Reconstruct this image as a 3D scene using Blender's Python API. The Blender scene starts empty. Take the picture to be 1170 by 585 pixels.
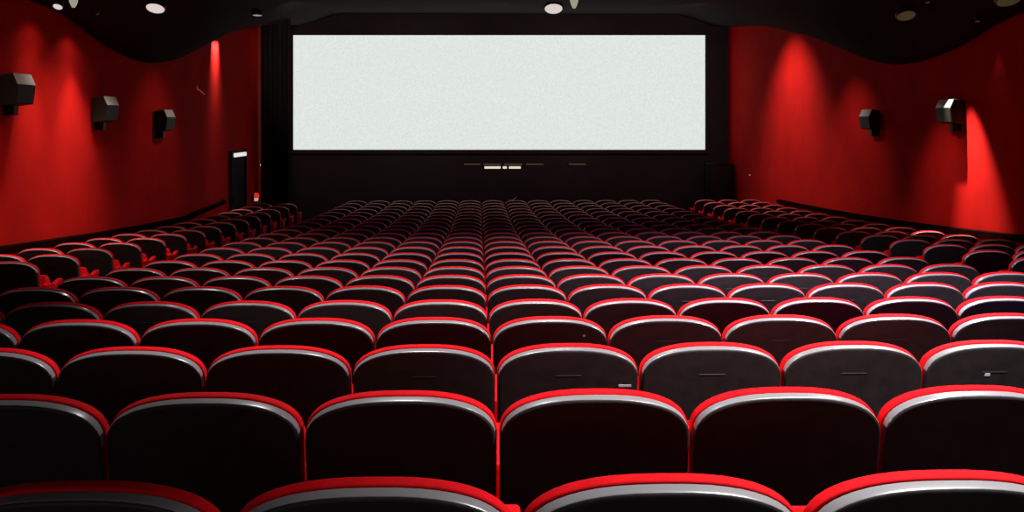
import bpy, bmesh, math, random
from mathutils import Vector, Matrix
random.seed(7)
R = math.radians
sc = bpy.context.scene
COL = sc.collection
EYE = 2.81            # eye height over the floor in front of the screen
F = 1100.0            # focal length in pixels of the 1170 px wide frame
HY = 140.0            # horizon row
YAW = R(1.925)        # hall axis is turned this much to the left of the camera axis
CT, ST = math.cos(YAW), math.sin(YAW)

def W(u, v, z):       # hall coordinates (u across, v towards the screen, z up) to world
    return Vector((u * CT - v * ST, u * ST + v * CT, z))

# ---------------------------------------------------------------- materials
def mat(name, col, rough=0.6, spec=0.5, metal=0.0, noise=0.0, nscale=40.0, sheen=0.0, emit=None, estr=0.0, bump=0.0, bscale=200.0):
    m = bpy.data.materials.new(name); m.use_nodes = True
    nt = m.node_tree; b = nt.nodes['Principled BSDF']
    b.inputs['Base Color'].default_value = (*col, 1)
    b.inputs['Roughness'].default_value = rough
    b.inputs['Specular IOR Level'].default_value = spec
    b.inputs['Metallic'].default_value = metal
    if sheen:
        b.inputs['Sheen Weight'].default_value = sheen
        b.inputs['Sheen Tint'].default_value = (*col, 1)
    tc = nt.nodes.new('ShaderNodeTexCoord')
    if noise:
        n = nt.nodes.new('ShaderNodeTexNoise'); n.inputs['Scale'].default_value = nscale
        n.inputs['Detail'].default_value = 3
        r = nt.nodes.new('ShaderNodeValToRGB')
        r.color_ramp.elements[0].position = 0.3; r.color_ramp.elements[1].position = 0.7
        r.color_ramp.elements[0].color = (*[c * (1 - noise) for c in col], 1)
        r.color_ramp.elements[1].color = (*[min(1, c * (1 + noise)) for c in col], 1)
        nt.links.new(tc.outputs['Object'], n.inputs['Vector'])
        nt.links.new(n.outputs['Fac'], r.inputs['Fac'])
        nt.links.new(r.outputs['Color'], b.inputs['Base Color'])
    if bump:
        n2 = nt.nodes.new('ShaderNodeTexNoise'); n2.inputs['Scale'].default_value = bscale
        bp = nt.nodes.new('ShaderNodeBump'); bp.inputs['Strength'].default_value = bump
        bp.inputs['Distance'].default_value = 0.002
        nt.links.new(tc.outputs['Object'], n2.inputs['Vector'])
        nt.links.new(n2.outputs['Fac'], bp.inputs['Height'])
        nt.links.new(bp.outputs['Normal'], b.inputs['Normal'])
    if emit:
        b.inputs['Emission Color'].default_value = (*emit, 1)
        b.inputs['Emission Strength'].default_value = estr
    return m

M = {}
M['fabric'] = mat('red_seat_fabric', (0.80, 0.0045, 0.010), 0.85, 0.12, noise=0.12, nscale=30, sheen=0.06, bump=0.15)
M['shell'] = mat('black_seat_shell', (0.026, 0.023, 0.025), 0.5, 0.4, noise=0.25, nscale=18)
M['shell_highlight'] = mat('shell_rim_highlight', (0.28, 0.28, 0.30), 0.30, 1.0)  # pale rim colour paints the overhead highlight onto the black shell
M['plate'] = mat('seat_number_plate', (0.04, 0.037, 0.042), 0.5, 0.3)
M['metal'] = mat('black_metal', (0.012, 0.011, 0.011), 0.6, 0.3)
M['wall'] = mat('red_wall_cloth', (0.56, 0.011, 0.009), 0.95, 0.05, noise=0.10, nscale=1.6, bump=0.1, bscale=60)
M['black'] = mat('black_wall_paint', (0.050, 0.042, 0.042), 0.95, 0.05, noise=0.1, nscale=2)
M['curtain'] = mat('black_curtain_velvet', (0.016, 0.013, 0.013), 0.95, 0.05, noise=0.2, nscale=8)
M['doorblack'] = mat('black_door_paint', (0.005, 0.0045, 0.0045), 0.8, 0.1)
M['ceil'] = mat('black_ceiling_paint', (0.026, 0.023, 0.023), 0.95, 0.05, noise=0.1, nscale=2)
M['floor'] = mat('dark_carpet', (0.020, 0.010, 0.010), 1.0, 0.0, noise=0.3, nscale=40)
M['ledge'] = mat('dark_wood_ledge', (0.013, 0.0035, 0.003), 0.95, 0.0, noise=0.2, nscale=6)
M['speaker'] = mat('speaker_cabinet_black', (0.016, 0.015, 0.012), 0.65, 0.3, noise=0.1, nscale=20)
M['speakertop'] = mat('speaker_grey_panel', (0.62, 0.62, 0.62), 0.6, 0.4, noise=0.06, nscale=30)
M['lampring'] = mat('lamp_ring_black', (0.02, 0.018, 0.016), 0.5, 0.4)
def lampmat(name, col, s):
    return mat(name, (0.6, 0.6, 0.6), 0.4, 0.4, emit=col, estr=s)
M['lamp'] = lampmat('lit_lamp_glass', (1.0, 0.93, 0.88), 0.66)
M['lampdim'] = lampmat('dim_lamp_glass', (1.0, 0.82, 0.35), 0.035)
M['lampdim'].node_tree.nodes['Principled BSDF'].inputs['Base Color'].default_value = (.05, .045, .03, 1)
M['lampgreen'] = lampmat('greenish_lamp_glass', (0.80, 1.0, 0.72), 0.32)
M['lampblue'] = lampmat('bluish_lamp_glass', (0.85, 0.85, 1.0), 0.30)
M['exit'] = lampmat('lit_exit_light', (1.0, 0.90, 0.88), 0.8)
M['strip'] = lampmat('lit_strip', (1.0, 0.92, 0.72), 0.75)
M['stripdim'] = lampmat('dim_strip', (1.0, 0.85, 0.45), 0.035)  # faint glow stands in for a reflection of the bright strips
M['stripdim'].node_tree.nodes['Principled BSDF'].inputs['Base Color'].default_value = (.05, .045, .03, 1)
M['redlamp'] = lampmat('red_glass', (1.0, 0.04, 0.03), 0.6)
M['redlamp'].node_tree.nodes['Principled BSDF'].inputs['Base Color'].default_value = (.4, .01, .01, 1)
M['pinkdot'] = lampmat('pink_indicator', (1.0, 0.10, 0.20), 0.5)
M['whitedot'] = lampmat('white_indicator', (1.0, 0.9, 0.85), 0.4)
M['orange'] = lampmat('orange_wire', (1.0, 0.16, 0.05), 0.22)  # cable colour carries a faint added glow
M['violet'] = mat('violet_ribbon', (0.45, 0.22, 0.65), 0.5, 0.3, emit=(0.5, 0.2, 0.7), estr=0.06)  # slight emission added; the ribbon is no light source
M['sticker'] = mat('white_sticker', (0.65, 0.65, 0.75), 0.6, 0.3)

# projection screen: lit white surface with a fine bead grain
ms = bpy.data.materials.new('lit_screen'); ms.use_nodes = True
nt = ms.node_tree; b = nt.nodes['Principled BSDF']
tc = nt.nodes.new('ShaderNodeTexCoord'); n1 = nt.nodes.new('ShaderNodeTexNoise')
n1.inputs['Scale'].default_value = 24.0; n1.inputs['Detail'].default_value = 2.0; n1.inputs['Roughness'].default_value = 0.6
rp = nt.nodes.new('ShaderNodeValToRGB')
rp.color_ramp.elements[0].position = 0.30; rp.color_ramp.elements[1].position = 0.70
rp.color_ramp.elements[0].color = (0.67, 0.72, 0.675, 1); rp.color_ramp.elements[1].color = (0.80, 0.845, 0.80, 1)
nt.links.new(tc.outputs['Object'], n1.inputs['Vector']); nt.links.new(n1.outputs['Fac'], rp.inputs['Fac'])
nt.links.new(rp.outputs['Color'], b.inputs['Emission Color'])
b.inputs['Emission Strength'].default_value = 1.0
b.inputs['Base Color'].default_value = (0.05, 0.05, 0.05, 1); b.inputs['Specular IOR Level'].default_value = 0.0
M['screen'] = ms

# ---------------------------------------------------------------- helpers
def link_mesh(name, me, parent=None):
    o = bpy.data.objects.new(name, me); COL.objects.link(o)
    if parent is not None: o.parent = parent
    return o

def mesh_of(bm, name, mats, smooth=False, angle=40):
    bmesh.ops.recalc_face_normals(bm, faces=bm.faces)
    me = bpy.data.meshes.new(name); bm.to_mesh(me); bm.free()
    for m in (mats if isinstance(mats, (list, tuple)) else [mats]): me.materials.append(m)
    if smooth:
        for p in me.polygons: p.use_smooth = True
        try: me.set_sharp_from_angle(angle=R(angle))
        except Exception: pass
    return me

def tag(o, label, cat, group=None, kind=None):
    if label: o['label'] = label
    if cat: o['category'] = cat
    if group: o['group'] = group
    if kind: o['kind'] = kind
    return o

def empty(name, loc, rotz=0.0):
    o = bpy.data.objects.new(name, None); COL.objects.link(o)
    o.empty_display_size = 0.1
    o.location = loc; o.rotation_euler = (0, 0, rotz)
    return o

def add_box(bm, x0, x1, y0, y1, z0, z1, bevel=0.0, seg=2, M4=None):
    r = bmesh.ops.create_cube(bm, size=1.0)
    vs = r['verts']
    for v in vs:
        v.co = Vector(((x0 + x1) / 2 + v.co.x * (x1 - x0), (y0 + y1) / 2 + v.co.y * (y1 - y0), (z0 + z1) / 2 + v.co.z * (z1 - z0)))
    if M4 is not None:
        for v in vs: v.co = M4 @ v.co
    if bevel:
        es = {e for v in vs for e in v.link_edges}
        bmesh.ops.bevel(bm, geom=list(es), offset=bevel, segments=seg, profile=0.5, affect='EDGES')

def offset_outline(pts, d):
    n = len(pts); out = []
    for i in range(n):
        a, b_, c = pts[i - 1], pts[i], pts[(i + 1) % n]
        t = Vector((c[0] - a[0], c[1] - a[1])); t.normalize()
        nx, nz = -t.y, t.x            # inward for counter-clockwise
        out.append((b_[0] + nx * d, b_[1] + nz * d))
    return out

def padded(bm, pts, y0, y1, r0, r1, seg=4, d0=None, d1=None, map3=None, mi=None):
    """Solid from an outline in x,z (counter-clockwise), edges rounded: inset r0 at y0 over depth d0, r1 at y1 over d1."""
    d0 = r0 if d0 is None else d0; d1 = r1 if d1 is None else d1
    rings = []
    for k in range(seg + 1):
        a = (math.pi / 2) * k / seg
        rings.append((r0 * (1 - math.sin(a)), y0 + d0 * (1 - math.cos(a))))
    for k in range(seg + 1):
        a = (math.pi / 2) * k / seg
        rings.append((r1 * (1 - math.cos(a)), y1 - d1 * (1 - math.sin(a))))
    rings = [(r0 + .008, y0)] + rings + [(r1 + .008, y1)]
    vr = []
    for ins, y in rings:
        op = offset_outline(pts, ins) if abs(ins) > 1e-6 else pts
        row = []
        for (x, z) in op:
            p = Vector((x, y, z))
            row.append(bm.verts.new(map3(p) if map3 else p))
        vr.append(row)
    n = len(pts)
    for k in range(len(vr) - 1):
        for i in range(n):
            j = (i + 1) % n
            f = bm.faces.new((vr[k][i], vr[k][j], vr[k + 1][j], vr[k + 1][i]))
            if mi is not None: f.material_index = mi(k)
    bm.faces.new(vr[0]); bm.faces.new(list(reversed(vr[-1])))

# ---------------------------------------------------------------- rake of the hall
HT = [.682, .770, .857, .930, 1.034, 1.120, 1.198, 1.273, 1.343, 1.404, 1.460, 1.514, 1.568, 1.620, 1.668, 1.711,
      1.748, 1.780, 1.808, 1.834, 1.856, 1.876, 1.893, 1.908]          # drop of each row's seat top under the eye
NR = 24
SEAT_H = 0.90
def rv(i): return {1: 1.852, 2: 2.775, 3: 3.735, 4: 4.625, 5: 5.650}.get(i, 1.922 + 0.9486 * (i - 1))                             # where row i's seat tops stand along the hall
def rfloor(i): return EYE - HT[i - 1] - SEAT_H
def hv(v):
    t = (v - 1.922) / 0.9486
    if t <= 0: return HT[0] + t * 0.085
    if t >= NR - 1: return HT[-1]
    k = int(t); return HT[k] + (HT[k + 1] - HT[k]) * (t - k)
P = 0.56              # seat pitch
U0 = 0.05             # the middle gap
UL, UR = -5.60, 7.35  # side walls
VF = 28.5             # front wall

# ---------------------------------------------------------------- camera
cam = bpy.data.cameras.new('camera'); co = bpy.data.objects.new('camera', cam); COL.objects.link(co)
co.location = (0, 0, EYE); co.rotation_euler = (math.pi / 2, 0, 0)
cam.sensor_width = 36.0; cam.sensor_fit = 'HORIZONTAL'
cam.lens = 36.0 * F / 1170.0
cam.shift_y = -(292.5 - HY) / 1170.0
cam.clip_start = 0.05; cam.clip_end = 200
sc.camera = co

def ray(px, py, y):   # point seen at a pixel, at camera depth y
    return Vector(((px - 585.0) / F * y, y, EYE - (py - HY) / F * y))

# ---------------------------------------------------------------- the room
def struct(name, me, rot=True):
    o = link_mesh(name, me); o['kind'] = 'structure'
    if rot: o.rotation_euler = (0, 0, YAW)
    return o

# stepped floor
bm = bmesh.new()
prof = [(-2.5, rfloor(1) + .085)]
z = rfloor(1) + .085
for i in range(1, NR + 1):
    v = rv(i) - 0.15
    prof.append((v, z)); z = rfloor(i); prof.append((v, z))
prof.append((VF + 0.6, z))
top = [[bm.verts.new((u, v, zz)) for u in (UL - .1, UR + .1)] for v, zz in prof]
bot = [bm.verts.new((u, v, -0.3)) for v in (prof[0][0], prof[-1][0]) for u in (UL - .1, UR + .1)]
for a, c in zip(top, top[1:]): bm.faces.new((a[0], a[1], c[1], c[0]))
for s in (0, 1): bm.faces.new([t[s] for t in top] + [bot[2 + s], bot[s]])
bm.faces.new((top[0][0], top[0][1], bot[1], bot[0])); bm.faces.new((top[-1][0], top[-1][1], bot[3], bot[2]))
bm.faces.new((bot[0], bot[1], bot[3], bot[2]))
struct('floor', mesh_of(bm, 'floor', M['floor']))

# ceiling: black, hanging in two waves beside the walls, rising towards the screen
WAVE = [(-3, 1.55), (9, 1.55), (12, 1.52), (13.2, 1.44), (14.5, 1.16), (16, 1.01), (17, 1.06), (18.5, 1.40), (20.4, 1.84), (21.5, 2.02), (24, 2.42), (29.5, 2.95)]
def wave(v):
    n = len(WAVE)
    for k in range(n - 1):
        (a, x), (c, y) = WAVE[k], WAVE[k + 1]
        if a <= v <= c:
            x0 = WAVE[max(0, k - 1)]; y1 = WAVE[min(n - 1, k + 2)]
            t = (v - a) / (c - a)
            m0 = (y - x0[1]) / max(1e-6, c - x0[0]) * (c - a); m1 = (y1[1] - x) / max(1e-6, y1[0] - a) * (c - a)
            t2, t3 = t * t, t * t * t
            return (2*t3 - 3*t2 + 1) * x + (t3 - 2*t2 + t) * m0 + (-2*t3 + 3*t2) * y + (t3 - t2) * m1
    return WAVE[-1][1] if v > 0 else WAVE[0][1]
def mainc(v): return 1.78 + max(0.0, v - 11) * 0.082
def ceilz(u, v):
    d = min(u - UL, UR - u)
    s = min(1.0, max(0.0, (d - 0.15) / 1.5)); s = s * s * (3 - 2 * s)
    return EYE + wave(v) * (1 - s) + mainc(v) * s
bm = bmesh.new()
us = [UL - .1, UL, UL + .15] + [UL + .15 + 1.5 * k / 8 for k in range(1, 9)] + [UR - .15 - 1.5 * k / 8 for k in range(8, 0, -1)] + [UR - .15, UR, UR + .1]
vs_ = [-2.5 + 0.5 * k for k in range(64)]
g = [[bm.verts.new((u, v, ceilz(min(max(u, UL), UR), v))) for u in us] for v in vs_]
for a, c in zip(g, g[1:]):
    for k in range(len(us) - 1): bm.faces.new((a[k], a[k + 1], c[k + 1], c[k]))
me = mesh_of(bm, 'ceiling', M['ceil'], smooth=True, angle=60)
struct('ceiling', me)

# side walls and front wall
bm = bmesh.new(); add_box(bm, UL - .15, UL, -2.5, VF + .3, -0.3, 6.2)
struct('wall_left', mesh_of(bm, 'wall_left', M['wall']))
bm = bmesh.new(); add_box(bm, UR, UR + .15, -2.5, VF + .8, -0.3, 6.2)
struct('wall_right', mesh_of(bm, 'wall_right', M['wall']))
bm = bmesh.new(); add_box(bm, -9, 9, VF, VF + .2, -0.3, 6.4)
struct('wall_front', mesh_of(bm, 'wall_front', M['black']), rot=False)

# sloping dark ledges along both side walls
def ledge(name, side, v0, v1, q):
    bm = bmesh.new(); rings = []
    n = 44
    for k in range(n + 1):
        v = v0 + (v1 - v0) * k / n
        zt = EYE - hv(v) + q(v)
        ua, ub = (UL, UL + .07) if side < 0 else (UR, UR - .07)
        rings.append([bm.verts.new(c) for c in ((ua, v, zt), (ub, v, zt - .012), (ub, v, zt - .095), (ua, v, zt - .11))])
    for a, c in zip(rings, rings[1:]):
        for k in range(4): bm.faces.new((a[k], a[(k + 1) % 4], c[(k + 1) % 4], c[k]))
    bm.faces.new(rings[0]); bm.faces.new(list(reversed(rings[-1])))
    return struct(name, mesh_of(bm, name, M['ledge']))
ledge('trim_1', -1, 6.0, 21.2, lambda v: .02 + max(0, v - 18.3) * .06)
ledge('trim_2', 1, 6.0, 23.4, lambda v: .02)

# door in the left wall
bm = bmesh.new(); add_box(bm, UL, UL + .03, 21.80, 23.05, 0.10, 2.10, .008)
d = struct('door_1', mesh_of(bm, 'door_1', M['doorblack']))
bm = bmesh.new()
add_box(bm, UL, UL + .06, 21.71, 21.80, 0.08, 2.17, .006); add_box(bm, UL, UL + .06, 23.05, 23.14, 0.08, 2.17, .006); add_box(bm, UL, UL + .06, 21.80, 23.05, 2.10, 2.17, .006)
f = link_mesh('door_frame', mesh_of(bm, 'door_frame', M['doorblack']), d)
bm = bmesh.new(); add_box(bm, UL + .03, UL + .07, 21.90, 21.95, 1.0, 1.16, .008)
f = link_mesh('door_handle', mesh_of(bm, 'door_handle', M['metal']), d)

# ---------------------------------------------------------------- screen
YS = 28.38
s0, s1 = ray(335.2, 40.3, YS), ray(805.6, 171, YS)
t = empty('projection_screen', ((s0.x + s1.x) / 2, YS, s1.z))
tag(t, 'wide blank white projection screen glowing on the black front wall', 'cinema screen')
hw, hh = (s1.x - s0.x) / 2, s0.z - s1.z
bm = bmesh.new(); add_box(bm, -hw, hw, -.01, .02, 0, hh)
link_mesh('screen_surface', mesh_of(bm, 'screen_surface', M['screen']), t)
bm = bmesh.new()
add_box(bm, -hw - .12, -hw, -.02, .10, -.12, hh + .12, .01); add_box(bm, hw, hw + .12, -.02, .10, -.12, hh + .12, .01)
add_box(bm, -hw, hw, -.02, .10, hh, hh + .12, .01); add_box(bm, -hw, hw, -.02, .10, -.12, 0, .01)
fr = link_mesh('screen_frame', mesh_of(bm, 'screen_frame', M['black']), t); fr['label'] = 'black frame'

# light strips under the screen
for x0, x1, lab in ((553.5, 572, 'longest lit strip under the screen, at the end next to two shorter ones'),
                    (574.5, 579, 'shortest lit strip under the screen, between the two longer ones'),
                    (581.5, 595, 'mid-length pale lit strip under the screen, right-hand end of the bright three')):
    a, c = ray(x0, 190.2, YS), ray(x1, 192.8, YS)
    t = empty('light_strip', ((a.x + c.x) / 2, VF, c.z)); tag(t, lab, 'light', 'bright light strips under the screen')
    w = (c.x - a.x) / 2; h = a.z - c.z
    bm = bmesh.new(); add_box(bm, -w - .02, w + .02, -.06, 0.012, -.02, h + .02, .006)
    link_mesh('housing', mesh_of(bm, 'strip_housing', M['metal']), t)
    bm = bmesh.new(); add_box(bm, -w, w, -.085, -.06, 0, h, .004)
    link_mesh('diffuser', mesh_of(bm, 'strip_diffuser', M['strip']), t)
for x0, x1, lab in ((530, 549, 'dim olive strip under the screen, leftmost of the faint row'),
                    (552, 572, 'dim olive strip directly above the longest bright strip'),
                    (576, 597, 'dim olive strip directly above the shorter bright strips'),
                    (601, 621, 'dim olive strip just beyond the right end of the bright strips'),
                    (650, 670, 'dim olive strip set apart from the others, far right under the screen')):
    a, c = ray(x0, 186.9, YS), ray(x1, 188.7, YS)
    t = empty('strip_reflection', ((a.x + c.x) / 2, VF, c.z)); tag(t, lab, 'light', 'faint strip reflections under the screen')  # glowing strips shaped as the reflection of the bright ones
    w = (c.x - a.x) / 2; h = a.z - c.z
    bm = bmesh.new(); add_box(bm, -w - .02, w + .02, -.05, 0.012, -.015, h + .015, .005)
    link_mesh('housing', mesh_of(bm, 'reflection_base', M['metal']), t)
    bm = bmesh.new(); add_box(bm, -w, w, -.07, -.05, 0, h, .004)
    link_mesh('diffuser', mesh_of(bm, 'reflection_face', M['stripdim']), t)

# black cabinet at the right end of the front wall
t = empty('loudspeaker_cabinet', W(6.93, 27.75, 0), YAW)
tag(t, 'tall black loudspeaker cabinet in the corner where the right red wall meets the front wall', 'speaker')
bm = bmesh.new(); add_box(bm, -.36, .36, -.28, .28, .06, 1.63, .015)
link_mesh('cabinet', mesh_of(bm, 'tall_cabinet', M['metal']), t)
bm = bmesh.new(); add_box(bm, -.31, .31, -.30, -.28, .12, 1.57, .008)
link_mesh('grille', mesh_of(bm, 'tall_grille', M['black']), t)
bm = bmesh.new(); add_box(bm, -.33, .33, -.25, .25, 0, .06, .005)
link_mesh('plinth', mesh_of(bm, 'tall_plinth', M['metal']), t)

# black side curtain left of the screen
bm = bmesh.new()
n = 40; ring = []
for k in range(n + 1):
    u = -5.55 + 0.74 * k / n
    dv = .05 * math.sin(k * 2 * math.pi / 6.5)
    ring.append([bm.verts.new((u, 24.62 + dv + e, z)) for e in (0, .03) for z in (0.02, ceilz(u, 24.6) - .01)])
for a, c in zip(ring, ring[1:]):
    bm.faces.new((a[0], a[1], c[1], c[0])); bm.faces.new((a[2], c[2], c[3], a[3]))
    bm.faces.new((a[1], a[3], c[3], c[1])); bm.faces.new((a[0], c[0], c[2], a[2]))
bm.faces.new((ring[0][0], ring[0][2], ring[0][3], ring[0][1])); bm.faces.new((ring[-1][0], ring[-1][1], ring[-1][3], ring[-1][2]))
cu = link_mesh('stage_curtain', mesh_of(bm, 'stage_curtain', M['curtain'], smooth=True))
cu.rotation_euler = (0, 0, YAW)
tag(cu, 'black stage curtain hanging between the left exit and the screen', 'curtain')

# ---------------------------------------------------------------- one seat
def back_outline(hw, zb, zt, ry, n=12, ins=0.0):
    """Outline of a seat back: straight sides, wide elliptical shoulders; counter-clockwise seen along +y."""
    hw -= ins; zt -= ins; ry = ry - ins * .4
    pts = []
    rb = .04
    for k in range(5):
        a = math.pi * 1.5 + (math.pi / 2) * k / 4
        pts.append((hw - .003 - rb + rb * math.cos(a), zb + rb + rb * math.sin(a)))
    pts.append((hw - .001, (zb + zt - ry) / 2))
    ex = 2.5
    for k in range(2 * n + 1):
        a = math.pi * k / (2 * n)
        c, s = math.cos(a), math.sin(a)
        pts.append((hw * math.copysign(abs(c) ** (2 / ex), c), zt - ry + ry * abs(s) ** (2 / ex)))
    pts.append((-hw + .001, (zb + zt - ry) / 2))
    for k in range(5):
        a = math.pi + (math.pi / 2) * k / 4
        pts.append((-hw + .003 + rb + rb * math.cos(a), zb + rb + rb * math.sin(a)))
    return pts

REC = R(10)
def recline(p):
    zz = p.z - .40
    return Vector((p.x, p.y * math.cos(REC) - zz * math.sin(REC) + .085, .40 + p.y * math.sin(REC) + zz * math.cos(REC)))
TOP = .40 + (.50) / math.cos(REC) - .012

def seat_meshes():
    ms_ = {}
    bm = bmesh.new()
    padded(bm, back_outline(.2765, .36, TOP, .125), 0.0, .042, .007, .016, 4, map3=recline)
    ms_['back_cushion'] = mesh_of(bm, 'back_cushion', M['fabric'], True, 50)
    bm = bmesh.new()
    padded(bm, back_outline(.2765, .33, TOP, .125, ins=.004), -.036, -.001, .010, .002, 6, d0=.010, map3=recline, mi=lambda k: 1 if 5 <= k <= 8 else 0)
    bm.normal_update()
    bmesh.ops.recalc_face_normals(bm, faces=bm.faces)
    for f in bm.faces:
        if f.material_index == 1 and f.normal.z < .22: f.material_index = 0  # painted highlight stays on the upward-facing rim only
    ms_['back_shell'] = mesh_of(bm, 'back_shell', [M['shell'], M['shell_highlight']], True, 60)
    bm = bmesh.new()
    add_box(bm, -.05, .05, -.0375, -.0355, TOP - .110, TOP - .105, .001, 1)
    for v in bm.verts: v.co = recline(v.co)
    ms_['number_plate'] = mesh_of(bm, 'number_plate', M['plate'])
    # tipped-up seat cushion
    bm = bmesh.new()
    ol = [(-.235, 0), (.235, 0), (.25, .03), (.25, .33), (.22, .385), (-.22, .385), (-.25, .33), (-.25, .03)]
    tip = R(-16)
    def mp(p): return Vector((p.x, .165 + p.y * math.cos(tip) - p.z * math.sin(tip), .35 + p.y * math.sin(tip) + p.z * math.cos(tip)))
    padded(bm, ol, 0, .10, .02, .03, 3, map3=mp)
    ms_['seat_cushion'] = mesh_of(bm, 'seat_cushion', M['fabric'], True, 50)
    # armrest: padded, with a dip in its top, tapering down to its post
    bm = bmesh.new()
    pr = [(.150, .650), (.112, .695), (.116, .722), (.16, .728), (.22, .728), (.29, .718), (.34, .698), (.39, .714), (.46, .732), (.52, .732), (.535, .705), (.48, .650), (.42, .600), (.38, .560), (.24, .560), (.19, .60)]
    pr = [(.112 + (a - .112) * .93, z - .080) for a, z in pr][::-1]
    def am(p): return Vector((p.y, p.x, p.z))
    padded(bm, pr, -.025, .025, .012, .012, 3, map3=am)
    ms_['armrest'] = mesh_of(bm, 'armrest', M['fabric'], True, 50)
    bm = bmesh.new()
    add_box(bm, -.020, .020, .225, .355, 0.02, .482, .008)
    add_box(bm, -.022, .022, .12, .45, 0.0, .02, .005)
    ms_['side_post'] = mesh_of(bm, 'side_post', M['fabric'])
    bm = bmesh.new()
    add_box(bm, -.256, .256, .255, .30, .30, .345, .006)
    ms_['seat_bar'] = mesh_of(bm, 'seat_bar', M['metal'])
    return ms_
SM = seat_meshes()

ORD = ['', 'first', 'second', 'third', 'fourth', 'fifth', 'sixth', 'seventh', 'eighth', 'ninth', 'tenth', 'eleventh', 'twelfth', 'thirteenth', 'fourteenth',
       'fifteenth', 'sixteenth', 'seventeenth', 'eighteenth', 'nineteenth', 'twentieth', 'twenty-first', 'twenty-second', 'twenty-third', 'twenty-fourth']

# every seat of the hall that can show: (row, u of its middle, label, extra armrest on its left end)
LB, RB = -7.75, 9.45
seats = []
for i in range(1, NR + 1):
    for n in range(-6, 8):
        u = U0 + (n + .5) * P + {1: .024, 2: .004, 3: .014, 4: .010}.get(i, 0)
        nm = ORD[-n] if n < 0 else ORD[n + 1]
        side = 'left' if n < 0 else 'right'
        lab = 'red cinema seat, %s to the %s of the middle gap, %s row from the camera' % (nm, side, ORD[i])
        g = 'centre block seats'
        seats.append([i, u, lab, g, n == -6])
    for k in range(2):
        if i <= 23:
            u = U0 + (LB - .5 - k) * P
            lab = 'red cinema seat in the left wall block, %s, %s row from the camera' % (('beside the aisle', 'against the wall')[k], ORD[i])
            seats.append([i, u, lab, 'left wall block seats', k == 1])
    for k in range(3):
        u = U0 + (RB + .5 + k) * P
        lab = 'red cinema seat in the right wall block, %s, %s row from the camera' % (('beside the aisle', 'in the middle', 'against the wall')[k], ORD[i])
        seats.append([i, u, lab, 'right wall block seats', k == 0])
def project(p):
    return 585 + F * p.x / p.y, HY - F * (p.z - EYE) / p.y
vis = []
for s in seats:
    i, u = s[0], s[1]
    p = W(u, rv(i), rfloor(i) + SEAT_H)
    hw_ = F * .30 / p.y
    px, py = project(p)
    if px + hw_ < -2 or px - hw_ > 1172 or py > 590: continue
    vis.append((p.y, s))
vis.sort(key=lambda x: x[0])
single, mass = [s for _, s in vis[:300]], [s for _, s in vis[300:]]
print('SEATS in view', len(vis), 'single', len(single), 'mass', len(mass), 'last single row', single[-1][0])

def seat_loc(i, u): return W(u, rv(i) - .0, rfloor(i))
def part(name, root, loc=(0, 0, 0)):
    o = bpy.data.objects.new(name, SM[name]); o.parent = root; o.location = loc
    COL.objects.link(o); return o
first = None
seat_of = {}
for i, u, lab, g, left_end in single:
    if first is None:
        root = empty('cinema_seat', (0, 0, 0), YAW)
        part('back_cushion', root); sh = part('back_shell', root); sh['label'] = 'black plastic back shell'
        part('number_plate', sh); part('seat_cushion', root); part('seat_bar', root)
        part('armrest', root, (P / 2, 0, 0)); part('side_post', root, (P / 2, 0, 0))
        first = root
    else:
        root = first.copy(); COL.objects.link(root)
        for ch in first.children:
            if ch.location.x < 0: continue
            c = ch.copy(); c.parent = root; COL.objects.link(c)
            for gch in ch.children:
                d = gch.copy(); d.parent = c; COL.objects.link(d)
    if left_end:
        part('armrest', root, (-P / 2, 0, 0)); part('side_post', root, (-P / 2, 0, 0))
    root.location = seat_loc(i, u)
    tag(root, lab, 'seat', g)
    seat_of[(i, round((u - U0) / P - .5, 1))] = root

# the farthest seats, too many and too small to tell apart: one object
bm = bmesh.new()
for i, u, lab, g, left_end in mass:
    Mx = Matrix.Translation(seat_loc(i, u)) @ Matrix.Rotation(YAW, 4, 'Z')
    todo = [('back_cushion', 0, 0), ('back_shell', 0, None), ('seat_cushion', 0, 0), ('armrest', P / 2, 0), ('side_post', P / 2, 0)]
    if left_end: todo += [('armrest', -P / 2, 0), ('side_post', -P / 2, 0)]
    for nm, dx, mi in todo:
        tmp = SM[nm].copy(); tmp.transform(Mx @ Matrix.Translation((dx, 0, 0)))
        k0 = len(bm.faces); bm.from_mesh(tmp); bm.faces.ensure_lookup_table()
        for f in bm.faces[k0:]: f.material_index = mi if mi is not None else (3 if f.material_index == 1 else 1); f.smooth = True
        bpy.data.meshes.remove(tmp)
me = bpy.data.meshes.new('far_seating'); bm.to_mesh(me); bm.free()
for k in ('fabric', 'shell', 'metal', 'shell_highlight'): me.materials.append(M[k])
fs = link_mesh('far_seating', me)
tag(fs, 'dark mass of the farthest seat rows right under the screen wall', 'seats', kind='stuff')

# scuffs and stickers on some seat backs
def sticker(i, n, dx, dz, w, h):
    r = seat_of.get((i, float(n)))
    if r is None: return
    sh = [c for c in r.children if c.name.startswith('back_shell')][0]
    bm = bmesh.new(); add_box(bm, dx - w / 2, dx + w / 2, -.0380, -.0355, TOP - dz - h / 2, TOP - dz + h / 2, .001, 1)
    for v in bm.verts: v.co = recline(v.co)
    o = link_mesh('sticker', mesh_of(bm, 'sticker', M['sticker']), sh); o['label'] = 'small pale torn sticker'
sticker(3, 0, .22, .150, .05, .010)
sticker(3, 3, -.03, .118, .022, .012)
sticker(4, 0, .16, .075, .012, .010)

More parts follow.
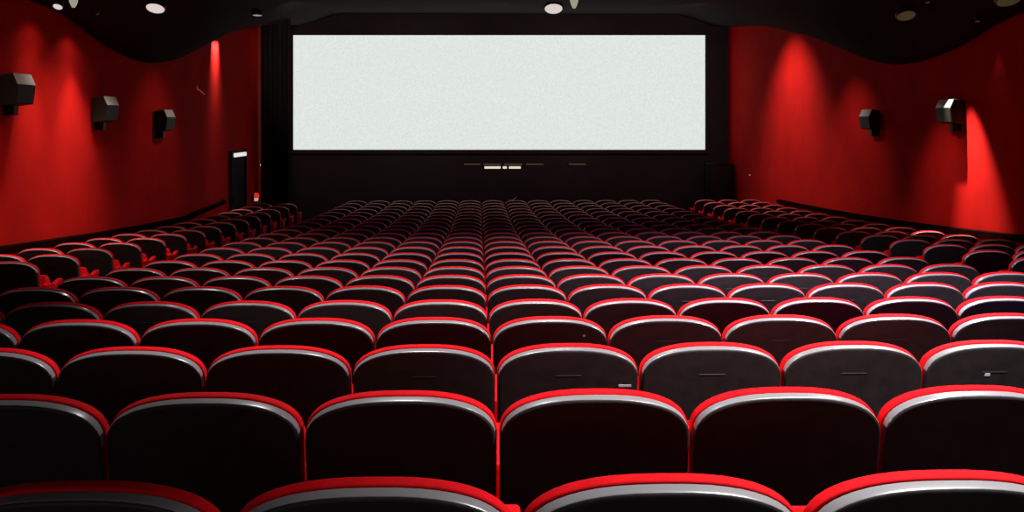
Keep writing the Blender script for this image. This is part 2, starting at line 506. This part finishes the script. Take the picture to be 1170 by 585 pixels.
# ---------------------------------------------------------------- wall loudspeakers
def wall_speaker(side, v, zc, lab, group, sc_=1.0):
    U = UL if side < 0 else UR
    t = empty('wall_speaker', W(U, v, zc), YAW if side < 0 else YAW + math.pi)
    tag(t, lab, 'speaker', group)
    # local: +x away from the wall, y along it, z up
    pr = [(.03, -.19), (.215, -.165), (.245, .055), (.185, .195), (.03, .165)]
    bm = bmesh.new()
    L = .23
    a = [bm.verts.new((x, -L, z)) for x, z in pr]; c = [bm.verts.new((x, L, z)) for x, z in pr]
    n = len(pr)
    for k in range(n): bm.faces.new((a[k], a[(k + 1) % n], c[(k + 1) % n], c[k]))
    bm.faces.new(a); bm.faces.new(list(reversed(c)))
    bmesh.ops.recalc_face_normals(bm, faces=bm.faces)
    bmesh.ops.bevel(bm, geom=list(bm.edges), offset=.006, segments=2, profile=.5, affect='EDGES')
    cab = link_mesh('cabinet', mesh_of(bm, 'speaker_cabinet', M['speaker']), t)
    def panel(p0, p1, nm, m, gap):
        d = Vector((p1[0] - p0[0], 0, p1[1] - p0[1])); ln = d.length; d.normalize()
        nn = Vector((d.z, 0, -d.x))
        if nn.x < 0: nn = -nn
        bm = bmesh.new(); vs = []
        for e in (0.0005, .006):
            for s, y in ((gap, -L + gap), (ln - gap, -L + gap), (ln - gap, L - gap), (gap, L - gap)):
                q = Vector((p0[0], y, p0[1])) + d * s + nn * e; vs.append(bm.verts.new(q))
        bm.faces.new(vs[:4]); bm.faces.new(vs[4:])
        for k in range(4): bm.faces.new((vs[k], vs[(k + 1) % 4], vs[4 + (k + 1) % 4], vs[4 + k]))
        o = link_mesh(nm, mesh_of(bm, nm, m), t); return o
    panel(pr[3], pr[2], 'slanted_panel', M['speakertop'], .008)['label'] = 'pale grey slanted upper panel'
    panel(pr[2], pr[1], 'front_grille', M['speaker'], .012)
    bm = bmesh.new()
    add_box(bm, 0, .035, -.10, .10, -.30, .10, .006); add_box(bm, .03, .12, -.06, .06, -.30, -.17, .008)
    b_ = link_mesh('bracket', mesh_of(bm, 'speaker_bracket', M['metal']), t)
    return t
g = 'loudspeakers on the left wall'
wall_speaker(-1, 11.58, EYE + .385, 'black wall speaker with pale slanted panel, cut by the left edge of the photo', g)
wall_speaker(-1, 14.27, EYE + .19, 'black wall speaker in the middle of the three on the left wall', g)
wall_speaker(-1, 16.92, EYE + .03, 'smallest-looking wall speaker on the left wall, dim and nearest the screen', g)
g = 'loudspeakers on the right wall'
wall_speaker(1, 17.58, EYE + .05, 'small black wall speaker beside the tall red light pool on the right wall', g)
wall_speaker(1, 14.55, EYE + .165, 'black wall speaker throwing a long shadow down the right wall', g)

# ---------------------------------------------------------------- ceiling lamps
def on_ceiling(px, py, drop=.13):
    y = 6.0
    while y < 27:
        p = ray(px, py, y)
        u, v = p.x * CT + p.y * ST, -p.x * ST + p.y * CT
        if p.z >= ceilz(min(max(u, UL), UR), v) - drop: return p, u, v
        y += .02
    return p, u, v
LAMPS = {}
def downlight(px, py, wpx, aspect, lm, lab, key=None):
    p, u, v = on_ceiling(px, py)
    rad = wpx / 2 * p.y / F
    t = empty('ceiling_downlight', p, 0)
    tag(t, lab, 'ceiling light', 'round lamps in the ceiling')
    # lens tilted towards the seats behind
    want = math.asin(min(.95, aspect)) - math.atan2(p.z - EYE, p.y)
    rot = Matrix.Rotation(-want, 4, 'X')
    bm = bmesh.new()
    n = 28
    def ringv(r, zz): return [bm.verts.new(rot @ Vector((r * math.cos(2 * math.pi * k / n), r * math.sin(2 * math.pi * k / n), zz))) for k in range(n)]
    rs = [ringv(rad * 1.02, -.005), ringv(rad * 1.10, -.01), ringv(rad * 1.14, .0), ringv(rad * 1.10, .06), ringv(rad * .9, .10)]
    for a, c in zip(rs, rs[1:]):
        for k in range(n): bm.faces.new((a[k], a[(k + 1) % n], c[(k + 1) % n], c[k]))
    bm.faces.new(rs[-1])
    link_mesh('lamp_housing', mesh_of(bm, 'lamp_housing', M['lampring'], True), t)
    bm = bmesh.new()
    a = ringv(rad, -.004); c = ringv(rad, .01); cc = bm.verts.new(rot @ Vector((0, 0, -.004 - rad * .06)))
    a2 = ringv(rad * .6, -.004 - rad * .045)
    for k in range(n):
        bm.faces.new((a[k], a[(k + 1) % n], c[(k + 1) % n], c[k])); bm.faces.new((a[k], a2[k], a2[(k + 1) % n], a[(k + 1) % n])); bm.faces.new((a2[k], cc, a2[(k + 1) % n]))
    bm.faces.new(c)
    link_mesh('lamp_lens', mesh_of(bm, 'lamp_lens', lm, True), t)
    if key: LAMPS[key] = (p, u, v)
    return t
downlight(66, 7.5, 10, .65, M['lamp'], 'small bright round lamp above the left wall scallops', 'a')
downlight(177.5, 9.5, 20, .55, M['lamp'], 'bright white round ceiling lamp over the left wall block', 'b')
downlight(632.5, 10, 20, .56, M['lamp'], 'bright white round ceiling lamp above the middle of the screen', 'c')
downlight(294, 17.3, 10, .22, M['lampblue'], 'thin bluish sliver of a lamp in the ceiling, left of the screen corner', 'd')
downlight(1035.5, 18, 20, .55, M['lampdim'], 'dim olive round ceiling lamp over the right wall block')
downlight(1152, 1, 25, .5, M['lampdim'], 'dim olive round ceiling lamp cut by the top right corner')
downlight(1060, 2.3, 5, .4, M['lampdim'], 'tiny dim ceiling lamp between the two olive ones, at the top edge')
downlight(1117, 24, 5, .4, M['lampdim'], 'tiny dim ceiling lamp below the top right corner lamp')
downlight(111, 16, 2.5, .7, M['lampdim'], 'tiniest dim ceiling lamp beside the left greenish cone')

def cone_lamp(px, py, w, h, lab):
    p, u, v = on_ceiling(px, py, .34)
    s = p.y / F
    t = empty('cone_lamp', (p.x, p.y, p.z)); tag(t, lab, 'ceiling light', 'greenish cone lamps at the top edge')
    n = 20; bm = bmesh.new()
    rr = [(w * .5 * s, h * .75 * s), (w * .46 * s, h * .4 * s), (w * .33 * s, 0), (w * .16 * s, -h * .35 * s)]
    rs = [[bm.verts.new((r * math.cos(2 * math.pi * k / n), r * math.sin(2 * math.pi * k / n), z)) for k in range(n)] for r, z in rr]
    for a, c in zip(rs, rs[1:]):
        for k in range(n): bm.faces.new((a[k], a[(k + 1) % n], c[(k + 1) % n], c[k]))
    bm.faces.new(rs[0]); bm.faces.new(list(reversed(rs[-1])))
    link_mesh('lamp_glass', mesh_of(bm, 'cone_glass', M['lampgreen'], True), t)
    bm = bmesh.new()
    bmesh.ops.create_cone(bm, cap_ends=True, segments=20, radius1=w * .56 * s, radius2=w * .40 * s, depth=.10, matrix=Matrix.Translation((0, 0, h * .75 * s + .05)))
    link_mesh('lamp_cap', mesh_of(bm, 'cone_cap', M['lampring'], True), t)
cone_lamp(84, 5.5, 10, 9, 'blurred greenish cone lamp at the top edge, left of the screen')
cone_lamp(656, 6, 10, 10, 'blurred greenish cone lamp at the top edge, above the screen')

# exit light over the door, wall lamp, indicators, wire, ribbon
def wall_thing(name, px, py, side, lab, cat, build, off=.0):
    off = off + .003
    U = UL + off if side < 0 else UR - off
    # depth along the wall for this pixel column
    k = (px - 585) / F
    v = U * (CT - k * ST) / (ST + k * CT)
    p = W(U, v, 0); z = EYE - (py - HY) / F * p.y
    t = empty(name, (p.x, p.y, z), YAW if side < 0 else YAW + math.pi)
    tag(t, lab, cat); build(t); return t
def b_exit(t):
    bm = bmesh.new(); add_box(bm, 0, .06, -.55, .55, -.06, .06, .01)
    link_mesh('housing', mesh_of(bm, 'exit_housing', M['metal']), t)
    bm = bmesh.new(); add_box(bm, .06, .10, -.53, .53, -.045, .045, .012)
    link_mesh('diffuser', mesh_of(bm, 'exit_diffuser', M['exit']), t)
wall_thing('exit_light', 270.5, 176.6, -1, 'white glowing exit light over the dark doorway in the left wall', 'light', b_exit)
def b_red(t):
    bm = bmesh.new(); add_box(bm, 0, .05, -.12, .12, -.10, .10, .01)
    link_mesh('back_plate', mesh_of(bm, 'redlamp_plate', M['metal']), t)
    bm = bmesh.new(); bmesh.ops.create_uvsphere(bm, u_segments=16, v_segments=10, radius=.075, matrix=Matrix.Translation((.09, 0, .03)))
    link_mesh('red_glass', mesh_of(bm, 'red_glass', M['redlamp'], True), t)
    bm = bmesh.new(); bmesh.ops.create_cone(bm, cap_ends=True, segments=16, radius1=.045, radius2=.06, depth=.07, matrix=Matrix.Translation((.09, 0, -.065)))
    link_mesh('lamp_base', mesh_of(bm, 'redlamp_base', M['whitedot'], True), t)
wall_thing('wall_lamp', 288.5, 225, -1, 'small glowing red and white lamp low on the wall beside the left doorway', 'light', b_red)
def dot(m, r):
    def bld(t):
        bm = bmesh.new(); bmesh.ops.create_cone(bm, cap_ends=True, segments=12, radius1=r * 1.6, radius2=r * 1.4, depth=.02, matrix=Matrix.Translation((.01, 0, 0)) @ Matrix.Rotation(math.pi / 2, 4, 'Y'))
        link_mesh('bezel', mesh_of(bm, 'dot_bezel', M['metal']), t)
        bm = bmesh.new(); bmesh.ops.create_uvsphere(bm, u_segments=12, v_segments=8, radius=r, matrix=Matrix.Translation((.025, 0, 0)))
        link_mesh('lens', mesh_of(bm, 'dot_lens', m, True), t)
    return bld
wall_thing('indicator_light', 296.5, 188.5, -1, 'tiny white indicator light at the edge of the black stage curtain', 'light', dot(M['whitedot'], .03))
wall_thing('indicator_light', 858, 200, 1, 'tiny pink indicator light low in the tall red light pool', 'light', dot(M['pinkdot'], .025))
def b_wire(t):
    bm = bmesh.new()
    pts = [(0, -.22, .07), (0, -.20, 0), (0, .02, -.03), (0, .30, -.09)]
    for a, c in zip(pts, pts[1:]):
        a, c = Vector(a), Vector(c); dd = c - a
        mt = Matrix.Translation((a + c) / 2 + Vector((.012, 0, 0))) @ dd.to_track_quat('Z', 'Y').to_matrix().to_4x4()
        bmesh.ops.create_cone(bm, cap_ends=True, segments=8, radius1=.007, radius2=.007, depth=dd.length * 1.04, matrix=mt)
    link_mesh('cable', mesh_of(bm, 'cable', M['orange']), t)
    bm = bmesh.new(); add_box(bm, 0, .02, -.225, -.19, .05, .09, .003)
    link_mesh('clip', mesh_of(bm, 'cable_clip', M['metal']), t)
wall_thing('wall_cable', 228, 102, -1, 'short orange bent cable high on the dark stretch of left wall', 'cable', b_wire)

# violet ribbon standing above the far seats
bm = bmesh.new(); ring = []
pts = [(581, 229.3), (583, 229.4), (585, 229.0), (587, 227.8), (588.6, 226.6), (590, 225.2), (590.8, 224.0)]
for k, (px, py) in enumerate(pts):
    p = ray(px, py, 23.85); r = .013 * (1 - .5 * k / len(pts))
    ring.append([bm.verts.new(p + Vector((r * .5 * math.cos(a), .03 * math.sin(a), r * math.cos(a)))) for a in [2 * math.pi * j / 8 for j in range(8)]])
for a, c in zip(ring, ring[1:]):
    for j in range(8): bm.faces.new((a[j], a[(j + 1) % 8], c[(j + 1) % 8], c[j]))
bm.faces.new(ring[0]); bm.faces.new(list(reversed(ring[-1])))
ro = link_mesh('violet_ribbon', mesh_of(bm, 'violet_ribbon', M['violet'], True))
tag(ro, 'thin violet curl sticking up from a seat in the farthest row', 'ribbon')

# ---------------------------------------------------------------- light
def spot(name, pos, target, power, half_deg, blend=.5, radius=.03, col=(1, .95, .9)):
    l = bpy.data.lights.new(name, 'SPOT'); l.energy = power; l.spot_size = R(2 * half_deg); l.spot_blend = blend
    l.shadow_soft_size = radius; l.color = col
    o = bpy.data.objects.new(name, l); COL.objects.link(o)
    o.location = pos
    o.rotation_euler = (Vector(target) - Vector(pos)).to_track_quat('-Z', 'Y').to_euler()
    return o
WARM = (1.0, .86, .72)
# wall washers: (side, v, height over eye, distance from wall, watts, half angle, aim height)
def washer(side, v, z, a, power, half, aim, along=0.0, blend=.8, radius=.02, col=WARM):
    U = UL + a if side < 0 else UR - a
    spot('washer', W(U, v, EYE + z), W(UL if side < 0 else UR, v + along, EYE + aim), power, half, blend, radius, col)
for v, z, pw, pm, pt in ((10.65, 1.46, 270, 34, 7), (12.20, 1.44, 150, 24, 6), (13.30, 1.36, 170, 22, 8)):
    washer(-1, v, z, .45, pw, 30 if v > 13 else 24, -4.5, along=.5 if v > 13 else 0, blend=1.0)
    washer(-1, v, z, .45, pm, 40, -2.6, blend=1.0)
    washer(-1, v, z, .45, pt, 58, -.6, blend=.7)
washer(-1, 12.9, 1.55, 1.9, 150, 36, -1.1, blend=1.0)  # soft fill added from the room side to even out the wall
washer(-1, 16.8, 1.80, 2.0, 60, 36, -1.2, blend=1.0)  # weak fill added for the dim stretch of wall
# right wall
washer(1, 22.3, 2.60, 2.0, 480, 47, -.9, blend=.9, radius=.05)
washer(1, 14.38, 1.20, .50, 1400, 20, -2.6, along=-.65, blend=1.0)
washer(1, 18.6, 1.85, 2.1, 130, 34, -1.3, blend=1.0)  # added soft fill between the two pools of light
washer(1, 14.9, 1.55, 1.8, 170, 27, -2.1, blend=1.0)  # added wide fill that broadens the pool under the speaker
washer(1, 13.4, 1.25, .15, 3.0, 25, -1)
# narrow strip lamp in the ceiling edge near the left exit
l = bpy.data.lights.new('strip_washer', 'AREA'); l.shape = 'RECTANGLE'; l.size = .46; l.size_y = .05; l.energy = 11; l.spread = R(50); l.color = WARM
o = bpy.data.objects.new('strip_washer', l); COL.objects.link(o)
o.matrix_world = Matrix.Translation(W(UL + .07, 20.6, EYE + 1.82)) @ Matrix.Rotation(YAW, 4, 'Z') @ Matrix.Rotation(R(7), 4, 'Y') @ Matrix.Rotation(math.pi / 2, 4, 'Z')
# ceiling lamps seen in the photograph
for key, pw in (('a', 6), ('b', 60), ('c', 22), ('d', 5)):
    p, u, v = LAMPS[key]
    spot('lamp_' + key, p - Vector((0, 0, .20)), p - Vector((0, 0, 3)), pw, 48, .9, .08, WARM)
# house lights over the seats
def house(u, v, pw, half=60, col=(1, .95, .93), tu=0, tv=0):
    spot('house_light', W(u, v, EYE + mainc(v) - .1), W(u + tu, v + tv, 0), pw, half, .8, .07, col)
house(1.6, 2.5, 640, 46)
house(-.35, 4.4, 320, 44)
house(2.9, 5.6, 1350, 58, (.95, .93, 1.0))
house(.6, 6.8, 380, 54)
house(1.0, 10.5, 200, 60)
house(3.5, 10.2, 340, 60, (.95, .93, 1.0))
house(-2.6, 9.6, 230, 60)
# bluish spot added at the rear right to tint the seat shells
spot('blue_spot', W(6.2, 1.0, EYE + 1.6), W(3.6, 7.0, 1.6), 330, 24, .9, .1, (.35, .30, 1.0))
# added fill spots without fixtures, lifting the black front wall
for u in (-4.0, 0.4, 4.8):
    spot('front_wall_fill', W(u, 20.5, EYE + 2.4), W(u, 28.5, EYE + 1.0), 260, 30, .8, .2, (1, .88, .86))

wd = bpy.data.worlds.new('world'); sc.world = wd; wd.use_nodes = True
wd.node_tree.nodes['Background'].inputs['Color'].default_value = (1, .86, .86, 1)
wd.node_tree.nodes['Background'].inputs['Strength'].default_value = 0.22  # added ambient fill, entering through the open rear of the hall

vs = sc.view_settings
vs.view_transform = 'Standard'; vs.look = 'None'; vs.exposure = 0.0; vs.gamma = 1.0; vs.use_curve_mapping = False
sc.cycles.use_denoising = True
sc.cycles.max_bounces = 6
